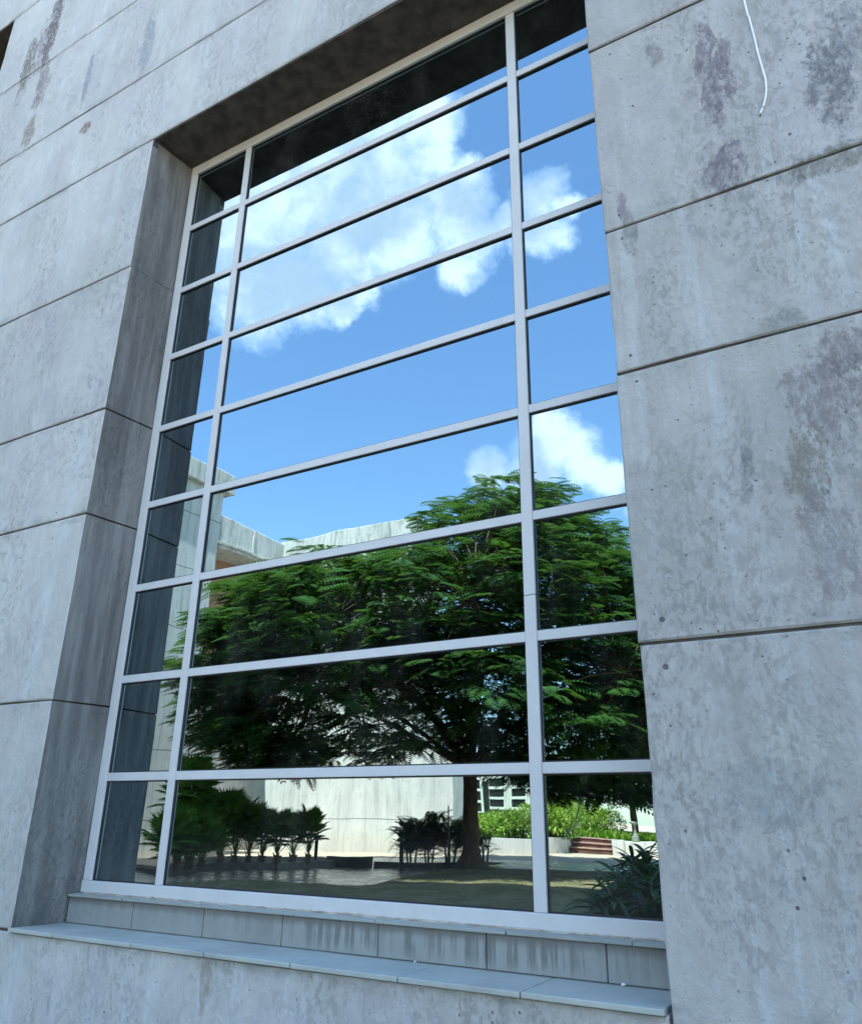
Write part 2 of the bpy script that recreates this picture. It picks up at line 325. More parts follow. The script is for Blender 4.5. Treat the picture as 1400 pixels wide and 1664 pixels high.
M_GRASS2 = simple('bright_ground_cover', (.14, .30, .03), .8, .3, 5, .5, 20)
M_GRANITE = simple('granite_kerb', (.20, .185, .165), .5, .35, 4, .1)
M_BLACKST = simple('black_stone_coping', (.035, .035, .038), .3, .3, 5, .05)
M_REDST = simple('red_sandstone_riser', (.17, .075, .05), .8, .3, 4, .2)
M_TREAD = simple('pale_red_tread', (.52, .33, .26), .8, .2, 4, .2)
M_WHITE = simple('white_painted_joinery', (.74, .73, .68), .6, .1, 5, 0)
M_PANE = simple('dark_pane', (.02, .025, .025), .08, .2, 2, 0, Specular_IOR_Level=.8)
M_POST = simple('dark_bronze_metal', (.03, .028, .025), .45, .2, 8, 0)
M_STONE = simple('pale_carved_stone', (.42, .40, .35), .8, .3, 9, .3)

# ------------------------------------------------------------------ mesh helpers
class MB:
    def __init__(s): s.v = []; s.f = []
    def poly(s, pts): b = len(s.v); s.v += [tuple(p) for p in pts]; s.f.append(tuple(range(b, b + len(pts))))
    def box(s, x0, x1, y0, y1, z0, z1, c=0.0):
        """box with chamfered edges c"""
        if c <= 0:
            b = len(s.v); s.v += [(x, y, z) for x in (x0, x1) for y in (y0, y1) for z in (z0, z1)]
            for f in ((0, 1, 3, 2), (4, 6, 7, 5), (0, 4, 5, 1), (2, 3, 7, 6), (0, 2, 6, 4), (1, 5, 7, 3)): s.f.append(tuple(b + i for i in f))
            return
        X, Y, Z = ((x0, x1), (y0, y1), (z0, z1)); P = {}
        b = len(s.v)
        for i in (0, 1):
            for j in (0, 1):
                for k in (0, 1):
                    cx, cy, cz = X[i], Y[j], Z[k]; sx, sy, sz = (1, -1)[i] * c, (1, -1)[j] * c, (1, -1)[k] * c
                    P[i, j, k, 0] = len(s.v); s.v.append((cx, cy + sy, cz + sz))
                    P[i, j, k, 1] = len(s.v); s.v.append((cx + sx, cy, cz + sz))
                    P[i, j, k, 2] = len(s.v); s.v.append((cx + sx, cy + sy, cz))
        q = [(0, 0), (0, 1), (1, 1), (1, 0)]
        for i in (0, 1):
            s.f.append(tuple(P[i, a, b_, 0] for a, b_ in q)); s.f.append(tuple(P[a, i, b_, 1] for a, b_ in q)); s.f.append(tuple(P[a, b_, i, 2] for a, b_ in q))
        for a in (0, 1):
            for b_ in (0, 1):
                s.f.append((P[a, b_, 0, 0], P[a, b_, 1, 0], P[a, b_, 1, 1], P[a, b_, 0, 1]))
                s.f.append((P[a, 0, b_, 0], P[a, 1, b_, 0], P[a, 1, b_, 2], P[a, 0, b_, 2]))
                s.f.append((P[0, a, b_, 1], P[1, a, b_, 1], P[1, a, b_, 2], P[0, a, b_, 2]))
        for i in (0, 1):
            for j in (0, 1):
                for k in (0, 1): s.f.append((P[i, j, k, 0], P[i, j, k, 1], P[i, j, k, 2]))
    def tube(s, pts, rad, n=8, cap=True):
        pts = [Vector(p) for p in pts]; rings = []
        for i, p in enumerate(pts):
            d = (pts[min(i + 1, len(pts) - 1)] - pts[max(i - 1, 0)]).normalized()
            a = d.cross(Vector((0, 0, 1)) if abs(d.z) < .9 else Vector((1, 0, 0))).normalized(); b = d.cross(a)
            r = rad[i] if isinstance(rad, (list, tuple)) else rad
            rings.append(len(s.v)); s.v += [tuple(p + a * (math.cos(2 * math.pi * k / n) * r) + b * (math.sin(2 * math.pi * k / n) * r)) for k in range(n)]
        for i in range(len(rings) - 1):
            for k in range(n): s.f.append((rings[i] + k, rings[i] + (k + 1) % n, rings[i + 1] + (k + 1) % n, rings[i + 1] + k))
        if cap: s.f.append(tuple(rings[0] + k for k in range(n))[::-1]); s.f.append(tuple(rings[-1] + k for k in range(n)))
    def lathe(s, prof, x, y, n=20):
        rings = []
        for r, z in prof:
            rings.append(len(s.v)); s.v += [(x + r * math.cos(2 * math.pi * k / n), y + r * math.sin(2 * math.pi * k / n), z) for k in range(n)]
        for i in range(len(rings) - 1):
            for k in range(n): s.f.append((rings[i] + k, rings[i] + (k + 1) % n, rings[i + 1] + (k + 1) % n, rings[i + 1] + k))
        s.f.append(tuple(rings[0] + k for k in range(n))[::-1]); s.f.append(tuple(rings[-1] + k for k in range(n)))
    def add(s, V, F):
        b = len(s.v); s.v += [tuple(p) for p in V]; s.f += [tuple(b + i for i in f) for f in F]
    def build(s, name, mat, parent=None, smooth=False, fix=True):
        me = bpy.data.meshes.new(name); me.from_pydata(s.v, [], s.f)
        if fix:
            import bmesh
            bm = bmesh.new(); bm.from_mesh(me); bmesh.ops.recalc_face_normals(bm, faces=bm.faces); bm.to_mesh(me); bm.free()
        me.materials.append(mat)
        if smooth: me.polygons.foreach_set('use_smooth', [True] * len(me.polygons))
        o = bpy.data.objects.new(name, me); COL.objects.link(o)
        if parent: o.parent = parent
        return o
def scatter(name, TV, TF, mats, mat, parent=None):
    """one mesh out of many transformed copies of a small leaf shape (numpy, 4x4 matrices)"""
    TV = np.asarray(TV, float); n = len(mats); M_ = np.asarray(mats, float)
    V = np.einsum('nij,kj->nki', M_[:, :3, :3], TV) + M_[:, None, :3, 3]
    F = (np.asarray(TF)[None] + (np.arange(n) * len(TV))[:, None, None])
    k = F.shape[2]; me = bpy.data.meshes.new(name)
    me.vertices.add(n * len(TV)); me.vertices.foreach_set('co', V.reshape(-1))
    nf = n * len(TF); me.loops.add(nf * k); me.loops.foreach_set('vertex_index', F.reshape(-1).astype(np.int32))
    me.polygons.add(nf); me.polygons.foreach_set('loop_start', np.arange(0, nf * k, k, dtype=np.int32)); me.polygons.foreach_set('loop_total', np.full(nf, k, dtype=np.int32))
    me.update(); me.validate(); me.materials.append(mat)
    o = bpy.data.objects.new(name, me); COL.objects.link(o)
    if parent: o.parent = parent
    return o
def empty(name, loc=(0, 0, 0)):
    o = bpy.data.objects.new(name, None); COL.objects.link(o); o.location = loc; return o
def tag(o, label=None, cat=None, group=None, kind=None):
    for k, v in (('label', label), ('category', cat), ('group', group), ('kind', kind)):
        if v: o[k] = v
    return o
def copy_tree(o, parent=None):
    c = o.copy(); COL.objects.link(c); c.parent = parent
    for ch in list(o.children): copy_tree(ch, c)
    return c
def sheet(name, pts, z, mat):
    m = MB(); m.poly([(p[0], p[1], z) for p in pts]); o = m.build(name, mat, fix=False)
    if o.data.polygons[0].normal.z < 0: o.data.flip_normals()
    return tag(o, kind='structure')

# ------------------------------------------------------------------ ground
sheet('ground', [(-300, -300), (300, -300), (300, 300), (-300, 300)], -.012, M_TERRA)
LE = [gp(*q) for q in [(250, 1433), (345, 1428), (450, 1430), (560, 1435), (610, 1433), (660, 1423), (700, 1416), (762, 1412), (860, 1414), (1000, 1418), (1090, 1420)]]
sheet('paving', [(-20.5, -1.0), (14, -1.0), (14, -27.5), (-5, -27.5), (-13.8, -27.0), (-17, -24.5), (-20.5, -24.5)], -.006, M_PAVE)
sheet('lawn', [(-14, -2.5)] + [(p.x, p.y) for p in LE] + [(9, -19), (9, -2.5)], .002, M_LAWN)

# ------------------------------------------------------------------ the concrete building we stand in front of
bld = empty('concrete_building', (0, 0, 0))
tag(bld, 'grey board-marked concrete building with a tall recessed mirror window and dark joint lines', 'building')
XL0, XL1 = -.083, -.034; XR0, XR1 = 3.486, 3.470
FY = -.381; BY = .12
def panel(mb, x0, x1, z0, z1, rev_l=None, rev_r=None, dy=0.0):
    """one cast panel: chamfered, slightly ragged front edge; rev_*: x of that side at the back where it forms the reveal"""
    c = .006; yf = FY + dy
    def side(a, b, n):
        return [Vector(a).lerp(Vector(b), i / n) for i in range(n)]
    nx = max(2, int((x1 - x0) / .12)); nz = max(2, int((z1 - z0) / .12))
    nx = min(nx, 60)
    ring = side((x0, z0), (x1, z0), nx) + side((x1, z0), (x1, z1), nz) + side((x1, z1), (x0, z1), nx) + side((x0, z1), (x0, z0), nz)
    cx, cz = (x0 + x1) / 2, (z0 + z1) / 2; outer = []; inner = []; back = []
    for q in ring:
        j = [rnd.gauss(0, .0016) for _ in range(4)]
        if rnd.random() < .05: j = [v * 2.5 for v in j]
        sx = (q.x > x1 - 1e-6) - (q.x < x0 + 1e-6); sz = (q.y > z1 - 1e-6) - (q.y < z0 + 1e-6)
        outer.append((q.x + j[0] * abs(sx), yf + c, q.y + j[1] * abs(sz)))
        inner.append((q.x - sx * (c + abs(j[2])), yf, q.y - sz * (c + abs(j[3]))))
        bx = q.x
        if rev_l is not None and sx < 0: bx = rev_l
        if rev_r is not None and sx > 0: bx = rev_r
        back.append((bx, BY, q.y))
    b = len(mb.v); n = len(ring); mb.v += outer + inner + back
    mb.f.append(tuple(b + n + i for i in range(n)))
    for i in range(n):
        k = (i + 1) % n
        mb.f.append((b + i, b + k, b + n + k, b + n + i)); mb.f.append((b + i, b + 2 * n + i, b + 2 * n + k, b + k))
wall = MB(); fill = MB(); g = .006
X0, X1 = -24., 24.
OX0, OX1, OZ0, OZ1 = -6.6, -2.95, 7.472, 9.867                      # the second opening, top left
edges = [-.02] + JOINTS + [40.0]  # unseen upper wall made this tall to throw shade over the lawn
for i in range(len(edges) - 1):
    z0, z1 = edges[i] + g, edges[i + 1] - g
    if .9 < edges[i] and edges[i + 1] < 6.62:
        dl, dr = rnd.uniform(-.004, .004), rnd.uniform(-.006, .006)
        panel(wall, X0, XL0 + dl, z0, z1, rev_r=XL1 + dl)
        panel(wall, XR0 + dr, X1, -.02 if i == 1 else z0, z1, rev_l=XR1 + dr, dy=rnd.uniform(-.002, .002))
    elif OZ0 - .01 < edges[i] and edges[i + 1] < OZ1 + .01:
        panel(wall, X0, OX0, z0, z1, rev_r=OX0); panel(wall, OX1, X1, z0, z1, rev_l=OX1)
    elif i == 0: panel(wall, X0, 3.478, z0, z1)
    else: panel(wall, X0, X1, z0, z1)
for j in JOINTS:
    spans = [(X0, X1, 0, 0)]
    if 2 < j < 6.6: spans = [(X0, XL0 - .008, 0, 1), (XR0 + .012, X1, 1, 0)]
    elif abs(j - .949) < .01: spans = [(X0, -.06, 0, 0)]
    elif 7.5 < j < 9.8: spans = [(X0, OX0 - .01, 0, 0), (OX1 + .01, X1, 0, 0)]
    for a, b, l, r in spans: fill.box(a, b, FY + .011, BY - .002, j - g - .001, j + g + .001)
# body behind the front skin, with a plain roof, unseen and raised to shade the courtyard
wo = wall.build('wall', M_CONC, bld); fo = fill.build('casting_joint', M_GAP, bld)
body = MB(); body.box(X0 + .01, X1 - .01, BY + .001, 18, -.02, 39.9); body.build('rear_wall', M_CONC, bld)
cop = MB(); cop.box(X0 - .05, X1 + .05, FY - .06, 18.1, 40.003, 40.13, .01); cop.build('roof', M_CONC, bld)
# --- the big window
ZR = [6.55, 5.96, 5.359, 4.758, 4.152, 3.558, 2.958, 2.353, 1.76, 1.15]
C1, C2 = .594, 2.872
win = MB()
fr = [(XL1 - .002, XR1 + .0, 6.523, 6.640), (XL1 - .002, XR1, 1.118, 1.182)]
win.box(*(fr[0][:2]), -.001, .022, *fr[0][2:], .002); win.box(*(fr[1][:2]), -.006, .022, *fr[1][2:], .003)
win.box(XL1 - .002, .030, .001, .022, 1.183, 6.522, .002); win.box(XR1 - .06, XR1, .001, .022, 1.183, 6.522, .002)
wf = win.build('window', M_ALU, bld)
tag(wf, 'tall mirror window of twenty seven panes in a white metal frame')
for cx in (C1, C2):
    m = MB()
    if cx == C2: m.box(cx - .030, cx + .030, .003, .016, 1.183, 2.552, .002); m.box(cx - .030, cx + .030, .003, .016, 2.5545, 6.522, .002)
    else: m.box(cx - .027, cx + .027, .003, .016, 1.183, 6.522, .002)
    m.build('mullion', M_ALU, wf)
for z in ZR[1:-1]:
    m = MB()
    for a, b in ((.0305, C1 - .0275), (C1 + .0275, C2 - .0305), (C2 + .0305, XR1 - .0605)): m.box(a, b, .006, .016, z - .024, z + .024, .002)
    m.build('transom', M_ALU, wf)
gs = MB(); pane = MB()
cols = [(.030, C1 - .027), (C1 + .027, C2 - .030), (C2 + .030, XR1 - .06)]
for i in range(9):
    zt = ZR[i] - (.027 if i == 0 else .024); zb = ZR[i + 1] + (.032 if i == 8 else .024)
    for a, b in cols:
        w = .0065
        gs.box(a - .004, a + w, .0163, GY + .001, zb - .004, zt + .004); gs.box(b - w, b + .004, .0163, GY + .001, zb - .004, zt + .004)
        gs.box(a + w, b - w, .0163, GY + .001, zt - w, zt + .004); gs.box(a + w, b - w, .0163, GY + .001, zb - .004, zb + w)
        tx, tz = rnd.gauss(0, .0010), rnd.gauss(0, .0010)           # each pane sits a hair out of true
        cx, cz = (a + b) / 2, (zt + zb) / 2
        f = lambda x, z: (x, GY + (x - cx) * tx + (z - cz) * tz, z)
        pane.poly([f(a, zb), f(b, zb), f(b, zt), f(a, zt)])
gs.build('gasket', M_GASK, wf)
pg = pane.build('glass', M_GLASS, wf, fix=False)
sealm = MB()
x = .0
pts = []
while x < 3.46:
    pts.append((x, -.009 - rnd.random() * .005, 1.1175 + rnd.gauss(0, .0012))); x += .018
sealm.tube(pts, [.0035 + .003 * abs(math.sin(i * .13) * math.sin(i * .031 + 1)) + rnd.random() * .0015 for i in range(len(pts))], 6); sealm.build('sealant', M_SEAL, wf, smooth=True)
# --- stone sill: ledge under the frame, upright tiles, lower slab
sill = MB(); joints = [-.03, .30, .898, 1.381, 1.884, 2.426, 2.952, 3.473]
for a, b in zip(joints[:-1], joints[1:]):
    dz = rnd.uniform(-.0012, .0012); sill.box(a + .003, b - .003, -.4005 + rnd.uniform(-.002, .002), -.058, .9440 + dz, .9635 + dz, .0025)
sill.v = [(x_ - (.05 * min(1, -y_ / .38) if x_ < 0 else 0), y_, z_) for x_, y_, z_ in sill.v]
so_ = sill.build('sill', M_SLATE, bld)
rz = MB(); rj = [-.036, .507, 1.035, 1.556, 2.112, 2.654, 3.172, 3.471]
for a, b in zip(rj[:-1], rj[1:]): rz.box(a + .0028, b - .0028, -.0715, -.060, .9665, 1.0985, .0015)
rz.build('riser_tile', M_SLATE, so_)
lg = MB(); lj = [-.036, .42, 1.02, 1.63, 2.10, 2.75, 3.28, 3.471]
for a, b in zip(lj[:-1], lj[1:]): lg.box(a + .002, b - .002, -.083 + rnd.uniform(-.002, .002), .02, 1.1005, 1.1145, .002)
lg.build('ledge_slab', M_SLATE, so_)
mt = MB(); mt.box(-.034, 3.470, -.0595, .1, .90, 1.0995); mt.box(-.075, 3.470, -.3795, -.0600, .90, .9435)
mt.box(-.034, 3.469, -.0735, -.0600, 1.0990, 1.1003); mt.build('mortar_bed', M_MORTAR, so_)
# --- second window, of which only a corner shows
m = MB(); m.box(OX0, OX1, .0, .03, OZ0 + .006, OZ0 + .07, .002); m.box(OX0, OX1, .0, .03, OZ1 - .07, OZ1 - .006, .002)
m.box(OX0, OX0 + .06, .001, .03, OZ0 + .071, OZ1 - .071, .002); m.box(OX1 - .06, OX1, .001, .03, OZ0 + .071, OZ1 - .071, .002)
w2 = m.build('window', M_ALU, bld); tag(w2, 'small corner of a dark window opening high up at the left')
m = MB(); m.poly([(OX0 + .06, .02, OZ0 + .07), (OX1 - .06, .02, OZ0 + .07), (OX1 - .06, .02, OZ1 - .07), (OX0 + .06, .02, OZ1 - .07)]); m.build('glass', M_PANE, w2, fix=False)
# --- things on the wall and sill
m = MB(); cp = [wp(px, py, -.389) for px, py in [(1208, 0), (1216, 28), (1222, 50), (1228, 75), (1231, 88), (1239, 115), (1243, 130), (1244, 150), (1240, 170), (1234, 185)]]
top = cp[0]; cp = [Vector((top.x - .10, -.383, 8.2)), Vector((top.x - .07, -.389, 7.3)), Vector((top.x - .03, -.389, 6.2))] + cp
sm = []
for i in range(len(cp) - 1):
    for k in range(6):
        u = k / 6; p0, p1, p2, p3 = cp[max(i - 1, 0)], cp[i], cp[i + 1], cp[min(i + 2, len(cp) - 1)]
        sm.append(.5 * ((2 * p1) + (p2 - p0) * u + (2 * p0 - 5 * p1 + 4 * p2 - p3) * u * u + (3 * p1 - p0 - 3 * p2 + p3) * u ** 3))
sm.append(cp[-1])
cab = empty('hanging_cable', cp[-1]); m.v = []
m.tube([p - cp[-1] for p in sm], .0046, 8); m.build('sheath', M_CABLE, cab, True)
m = MB(); m.tube([(0, 0, -.012), (0, 0, .001)], .0028, 6); m.build('cut_end', M_DARK, cab)
tag(cab, 'thin white cable hanging loose down the concrete wall to the right of the window', 'cable')
def crumb(px, py, y, z, r, label):
    q = wp(px, py, y); m = MB(); V = []; n = 8
    me = []
    for i in range(5):
        ph = math.pi * i / 4
        me.append([(r * math.sin(ph) * math.cos(2 * math.pi * k / n) * rnd.uniform(.8, 1.3), r * math.sin(ph) * math.sin(2 * math.pi * k / n) * rnd.uniform(.7, 1.2), r * .6 * (math.cos(ph) + .8)) for k in range(n)])
    for a in range(4):
        for k in range(n): m.poly([me[a][k], me[a][(k + 1) % n], me[a + 1][(k + 1) % n], me[a + 1][k]])
    o = m.build('plaster_crumb', M_CRUMB, fix=False); o.location = (q.x, y, z); tag(o, label, 'debris', 'white crumbs lying on the stone sill')
crumb(1013, 1603, -.085, .9637, .011, 'larger white plaster crumb at the foot of the upright tiles near the right end')
crumb(674, 1566, -.082, .9637, .006, 'tiny white crumb at the foot of the upright tiles near the middle of the sill')

# ------------------------------------------------------------------ courtyard buildings (seen mirrored in the glass)
def facade_windows(parent, specs, axis, plane, out, bars=None):
    """specs: (a0, a1, z0, z1, nx, nz) on a wall; out: +1/-1 direction the wall faces"""
    for a0, a1, z0, z1, nx, nz in specs:
        f = MB(); p_ = MB(); w = .09
        def bx(mb, a, b, d0, d1, c, d):
            lo, hi = sorted((plane + out * d0, plane + out * d1))
            if axis == 'y': mb.box(a, b, lo, hi, c, d)
            else: mb.box(lo, hi, a, b, c, d)
        xs = [a0 + (a1 - a0) * i / nx for i in range(nx + 1)]; zs = [z0 + (z1 - z0) * i / nz for i in range(nz + 1)]
        for x_ in xs: bx(f, x_ - w / 2, x_ + w / 2, .005, .075, z0 - w / 2, z1 + w / 2)
        for z_ in zs:
            for i in range(nx): bx(f, xs[i] + w / 2, xs[i + 1] - w / 2, .005, .070, z_ - w / 2, z_ + w / 2)
        fo_ = f.build('window', M_WHITE, parent)
        bx(p_, a0 + .01, a1 - .01, .003, .02, z0 + .01, z1 - .01); p_.build('pane', M_PANE, fo_)
hall = empty('plaster_building', (-19.5, -32, 0))
def child(mb, name, mat, par, **kw):
    o = mb.build(name, mat, None, **kw); o.parent = par; o.matrix_parent_inverse = Matrix.Translation(-par.location); return o
tag(hall, 'tall white plaster building with a stained parapet and brick side wing behind the spreading tree', 'building')
m = MB(); m.box(-25, -16.05, -32.5, -30.002, 4.8, 15.4); m.box(-25, -14, -31.2, -30, -.02, 4.798); child(m, 'wall', M_PLASTER, hall)
m = MB()
m.box(-25.2, -15.95, -30.25, -29.85, 15.401, 16.45, .03); m.box(-16.3, -15.95, -32.6, -30.251, 15.401, 16.4, .03)
child(m, 'parapet', M_PARAPET, hall)
m = MB(); m.box(-32, -26.6, -38, -19, 8.6, 14.6); child(m, 'brick_wall', M_BRICK, hall)
m = MB(); m.box(-32, -26.4, -38, -19, -.02, 8.598); child(m, 'lower_wall', M_PLASTER, hall)
m = MB(); m.box(-26.62, -25.02, -29.99, -21.4, 14.602, 14.80, .02); m.box(-25.25, -25.02, -29.86, -21.4, 14.802, 16.30, .03)
for yy in (-24.4, -27.2): m.box(-25.02, -24.90, yy - .10, yy + .10, 14.9, 16.25, .02)
m.box(-25.021, -24.88, -29.85, -21.4, 14.79, 14.93, .01)
child(m, 'overhanging_parapet', M_PARAPET, hall)
m = MB(); m.box(-24.7, -24.3, -29.99, -29.6, -.02, .5)
facade = []
f = MB(); f.box(-26.59, -26.5, -25.9, -25.8, 9.2, 14.5); f.box(-26.59, -26.5, -25.0, -24.9, 9.2, 14.5); f.box(-26.59, -26.5, -25.8, -25.0, 11.9, 12.0)
f.box(-26.55, -26.2, -26.2, -24.6, 9.0, 9.19)
fw_ = child(f, 'window', M_WHITE, hall)
p_ = MB(); p_.box(-26.595, -26.57, -25.8, -25.0, 9.2, 14.5); child(p_, 'pane', M_PANE, hall)
tower = empty('stair_tower', (-24, -17, 0)); tag(tower, 'cream plaster stair tower with a projecting roof slab at the left behind the palms', 'building')
m = MB(); m.box(-28, -22, -21.7, -12, -.02, 15.9); child(m, 'wall', M_PLASTER, tower)
m = MB(); m.box(-28.4, -21.7, -22.2, -11.6, 15.901, 16.85, .03); child(m, 'roof', M_PARAPET, tower)
low = empty('low_white_building', (-8, -40, 0)); tag(low, 'low white building with gridded windows seen between the tree trunk and the bright shrubs', 'building')
m = MB(); m.box(-23.5, -14.5, -49, -42, -.02, 5.2); child(m, 'wall', M_PLASTER, low)
m = MB(); m.box(-23.7, -14.3, -49.2, -41.75, 5.201, 5.45, .02); child(m, 'roof', M_PLASTER, low)
def wx(px, Y): d = mdir(px, 1290); return (MC + d * ((Y - MC.y) / d.y)).x
def wz(px, py, Y): d = mdir(px, py); return (MC + d * ((Y - MC.y) / d.y)).z
Y = -42
for a, b, c_, d_, nx, nz in [(733, 746, 1318, 1240, 1, 4), (772, 781, 1322, 1240, 1, 4), (797, 822, 1330, 1240, 1, 5), (833, 855, 1330, 1240, 1, 5), (785, 795, 1325, 1262, 1, 1)]:
    xa, xb = wx(a, Y), wx(b, Y); zb_, zt_ = wz(a, c_, Y), wz(a, d_, Y)
    f = MB(); w = .08; zs = [zb_ + (zt_ - zb_) * i / nz for i in range(nz + 1)]
    f.box(xa - w, xa, Y + .005, Y + .10, zb_ - w, zt_ + w); f.box(xb, xb + w, Y + .005, Y + .10, zb_ - w, zt_ + w)
    for z_ in zs: f.box(xa, xb, Y + .005, Y + .09, z_ - w, z_ + w)
    o = child(f, 'window', M_WHITE, low); p_ = MB(); p_.box(xa, xb, Y + .003, Y + .02, zb_, zt_); q = child(p_, 'pane', M_PANE, low)
    q.parent = o; q.matrix_parent_inverse = Matrix.Identity(4)
far = empty('far_building', (4, -52, 0)); tag(far, 'pale building with square windows standing farthest back behind the stone steps', 'building')
m = MB(); m.box(-12, 26, -66, -58, -.02, 9.5); child(m, 'wall', M_PLASTER, far)
m = MB(); m.box(-12.3, 26.3, -66.3, -57.7, 9.501, 9.9, .02); child(m, 'roof', M_PARAPET, far)
for xx in (-10.6, -8.2, -4, 0, 4, 8):
    for zz in (1.4, 5.0):
        f = MB(); f.box(xx - .08, xx, -57.995, -57.9, zz, zz + 2.1); f.box(xx + 1.1, xx + 1.18, -57.995, -57.9, zz, zz + 2.1)
        for k in range(3): f.box(xx, xx + 1.1, -57.995, -57.91, zz + k * .99, zz + .12 + k * .99)
        o = child(f, 'window', M_WHITE, far); p_ = MB(); p_.box(xx, xx + 1.1, -57.997, -57.97, zz, zz + 2.1); q = child(p_, 'pane', M_PANE, far); q.parent = o; q.matrix_parent_inverse = Matrix.Identity(4)
# retaining wall, terrace, steps
m = MB()
TERR = [(-13.6, -31.6), (-10.2, -33.6)]
def wallseg(mb, a, b, t_, z0, z1):
    a = Vector(a); b = Vector(b); n = Vector((-(b - a).y, (b - a).x)).normalized() * t_ / 2
    P = [a - n, b - n, b + n, a + n]; i = len(mb.v)
    mb.v += [(p.x, p.y, z0) for p in P] + [(p.x, p.y, z1) for p in P]
    mb.f += [(i, i + 1, i + 2, i + 3)[::-1], (i + 4, i + 5, i + 6, i + 7)] + [(i + k, i + (k + 1) % 4, i + 4 + (k + 1) % 4, i + 4 + k) for k in range(4)]
ra, rb, rc = hp(778, 1385, 38), hp(868, 1385, 38.5), hp(925, 1385, 42)
m = MB(); wallseg(m, (ra.x, ra.y), (rb.x, rb.y), .3, -.02, .62); wallseg(m, (rb.x, rb.y), (rc.x, rc.y), .3, -.02, .62); wallseg(m, (ra.x - .15, ra.y), (ra.x - .9, -33.5), .3, -.02, .60)
o = m.build('retaining_wall', M_PLASTER); tag(o, 'low cream retaining wall under the bright shrubs beside the steps', 'wall')
sheet('terrace', [(ra.x - .3, ra.y - .2), (rb.x, rb.y - .2), (rc.x, rc.y - .2), (hp(1000, 1385, 42.5).x + .6, -37.4), (6, -38.5), (6, -56), (-24, -56), (-24, -33.5), (ra.x - .8, -33.5)], .60, M_GRASS2)
st_ = empty('garden_steps', (0, 0, 0)); s0 = hp(920, 1388, 41.6); s1 = hp(998, 1388, 41.2)
tag(st_, 'three red sandstone steps with cream risers leading up to the terrace', 'steps')
dv = (s1 - s0); dv.z = 0; wd = dv.length; dv.normalize(); nv = Vector((dv.y, -dv.x, 0))
if nv.y > 0: nv = -nv
for k in range(3):
    m = MB(); a = s0 + nv * (.34 * k) + dv * (.25 * k); b = a + dv * (wd - .25 * k); c_ = b + nv * .36; d_ = a + nv * .36
    z0, z1 = -.01, .20 * (k + 1)
    i = 0; P = [a, b, c_, d_]
    m.v = [(p.x, p.y, z0) for p in P] + [(p.x, p.y, z1) for p in P]; m.f = [(0, 1, 2, 3), (4, 5, 6, 7)] + [(q, (q + 1) % 4, 4 + (q + 1) % 4, 4 + q) for q in range(4)]
    sp_ = m.build('step', M_REDST, st_)
    m = MB(); a2 = a - nv * .04; b2 = b - nv * .04; P = [a2, b2, c_, d_]
    m.v = [(p.x, p.y, z1 + .001) for p in P] + [(p.x, p.y, z1 + .045) for p in P]; m.f = [(0, 1, 2, 3), (4, 5, 6, 7)] + [(q, (q + 1) % 4, 4 + (q + 1) % 4, 4 + q) for q in range(4)]
    m.build('tread', M_TREAD, sp_)
m = MB(); e = s1 + dv * .05; wallseg(m, (e.x, e.y), ((e + dv * .55).x, (e + dv * .55).y), .35, -.01, .66); wallseg(m, ((e + dv * .56 + nv * .3).x, (e + dv * .56 + nv * .3).y), ((e + dv * 4).x, (e + dv * 4 + nv * .3).y), .3, -.01, .6)
m.build('cheek_wall', M_PLASTER, st_)
q = hp(1034, 1340, 43); m = MB(); m.lathe([(.20, 0), (.20, .10), (.11, .16), (.10, .75), (.16, .82), (.30, .90), (.32, .97), (.24, 1.02), (.05, 1.03)], 0, 0); o = m.build('stone_pedestal', M_STONE, smooth=False)
o.location = (q.x, q.y, q.z - .50); o.scale = (.55, .55, .62); tag(o, 'pale stone pedestal with a wide cap beside the dark strappy plant', 'pedestal')
m = MB(); m.box(-.25, .25, -.25, .25, -1.0, 0, .02); b_ = m.build('plinth', M_STONE, o)

# ------------------------------------------------------------------ planting beds, kerbs, bollards
bed = [gp(255, 1418), gp(345, 1409), gp(450, 1409), gp(545, 1406)]
inner_y = [hp(250, 1400, 34), hp(400, 1400, 31), hp(545, 1400, 29)]
sheet('planting_bed', [(p.x, p.y - .15) for p in bed] + [(gp(545, 1404).x - .6, gp(545, 1404).y - 1.4), (-18.2, -22.6), (-21.5, -20.9), (-21.5, -17.5)], .14, M_SOIL)
m = MB()
for a, b in zip(bed[:-1], bed[1:]): wallseg(m, (a.x, a.y), (b.x, b.y), .22, -.01, .20)
o = m.build('bed_kerb', M_GRANITE); tag(o, 'low granite kerb curving along the front of the fan palm bed', 'kerb')
k0, k1, k2 = gp(540, 1404), gp(600, 1407), gp(745, 1411)
m = MB(); wallseg(m, (k0.x, k0.y), (k1.x, k1.y), .35, -.01, .30); o = m.build('kerb_block', M_BLACKST); tag(o, 'low black stone kerb block between the palm bed and the feathery bush', 'kerb')
m = MB(); wallseg(m, (k1.x + .2, k1.y), (k2.x, k2.y - .2), .25, -.01, .16); o = m.build('bed_kerb', M_BLACKST); tag(o, 'thin black stone kerb at the foot of the feathery bush and tree', 'kerb')
sheet('bed_soil', [(k1.x + .2, k1.y - .1), (k2.x + 1.2, k2.y - .2), (k2.x + .8, k2.y - 2.0), (k1.x + .4, k1.y - 1.6)], .10, M_SOIL)
def bollard():
    o = empty('bollard'); m = MB(); m.lathe([(.10, 0), (.10, .03), (.075, .04), (.07, .78)], 0, 0, 16); m.build('post', M_POST, o, True)
    m = MB(); m.lathe([(.13, .80), (.15, .82), (.14, .87), (.02, .92)], 0, 0, 16); m.build('cap', M_POST, o); return o
b0 = bollard(); b0.location = gp(655, 1412); tag(b0, 'dark capped garden bollard in front of the feathery bush', 'bollard', 'garden bollards')
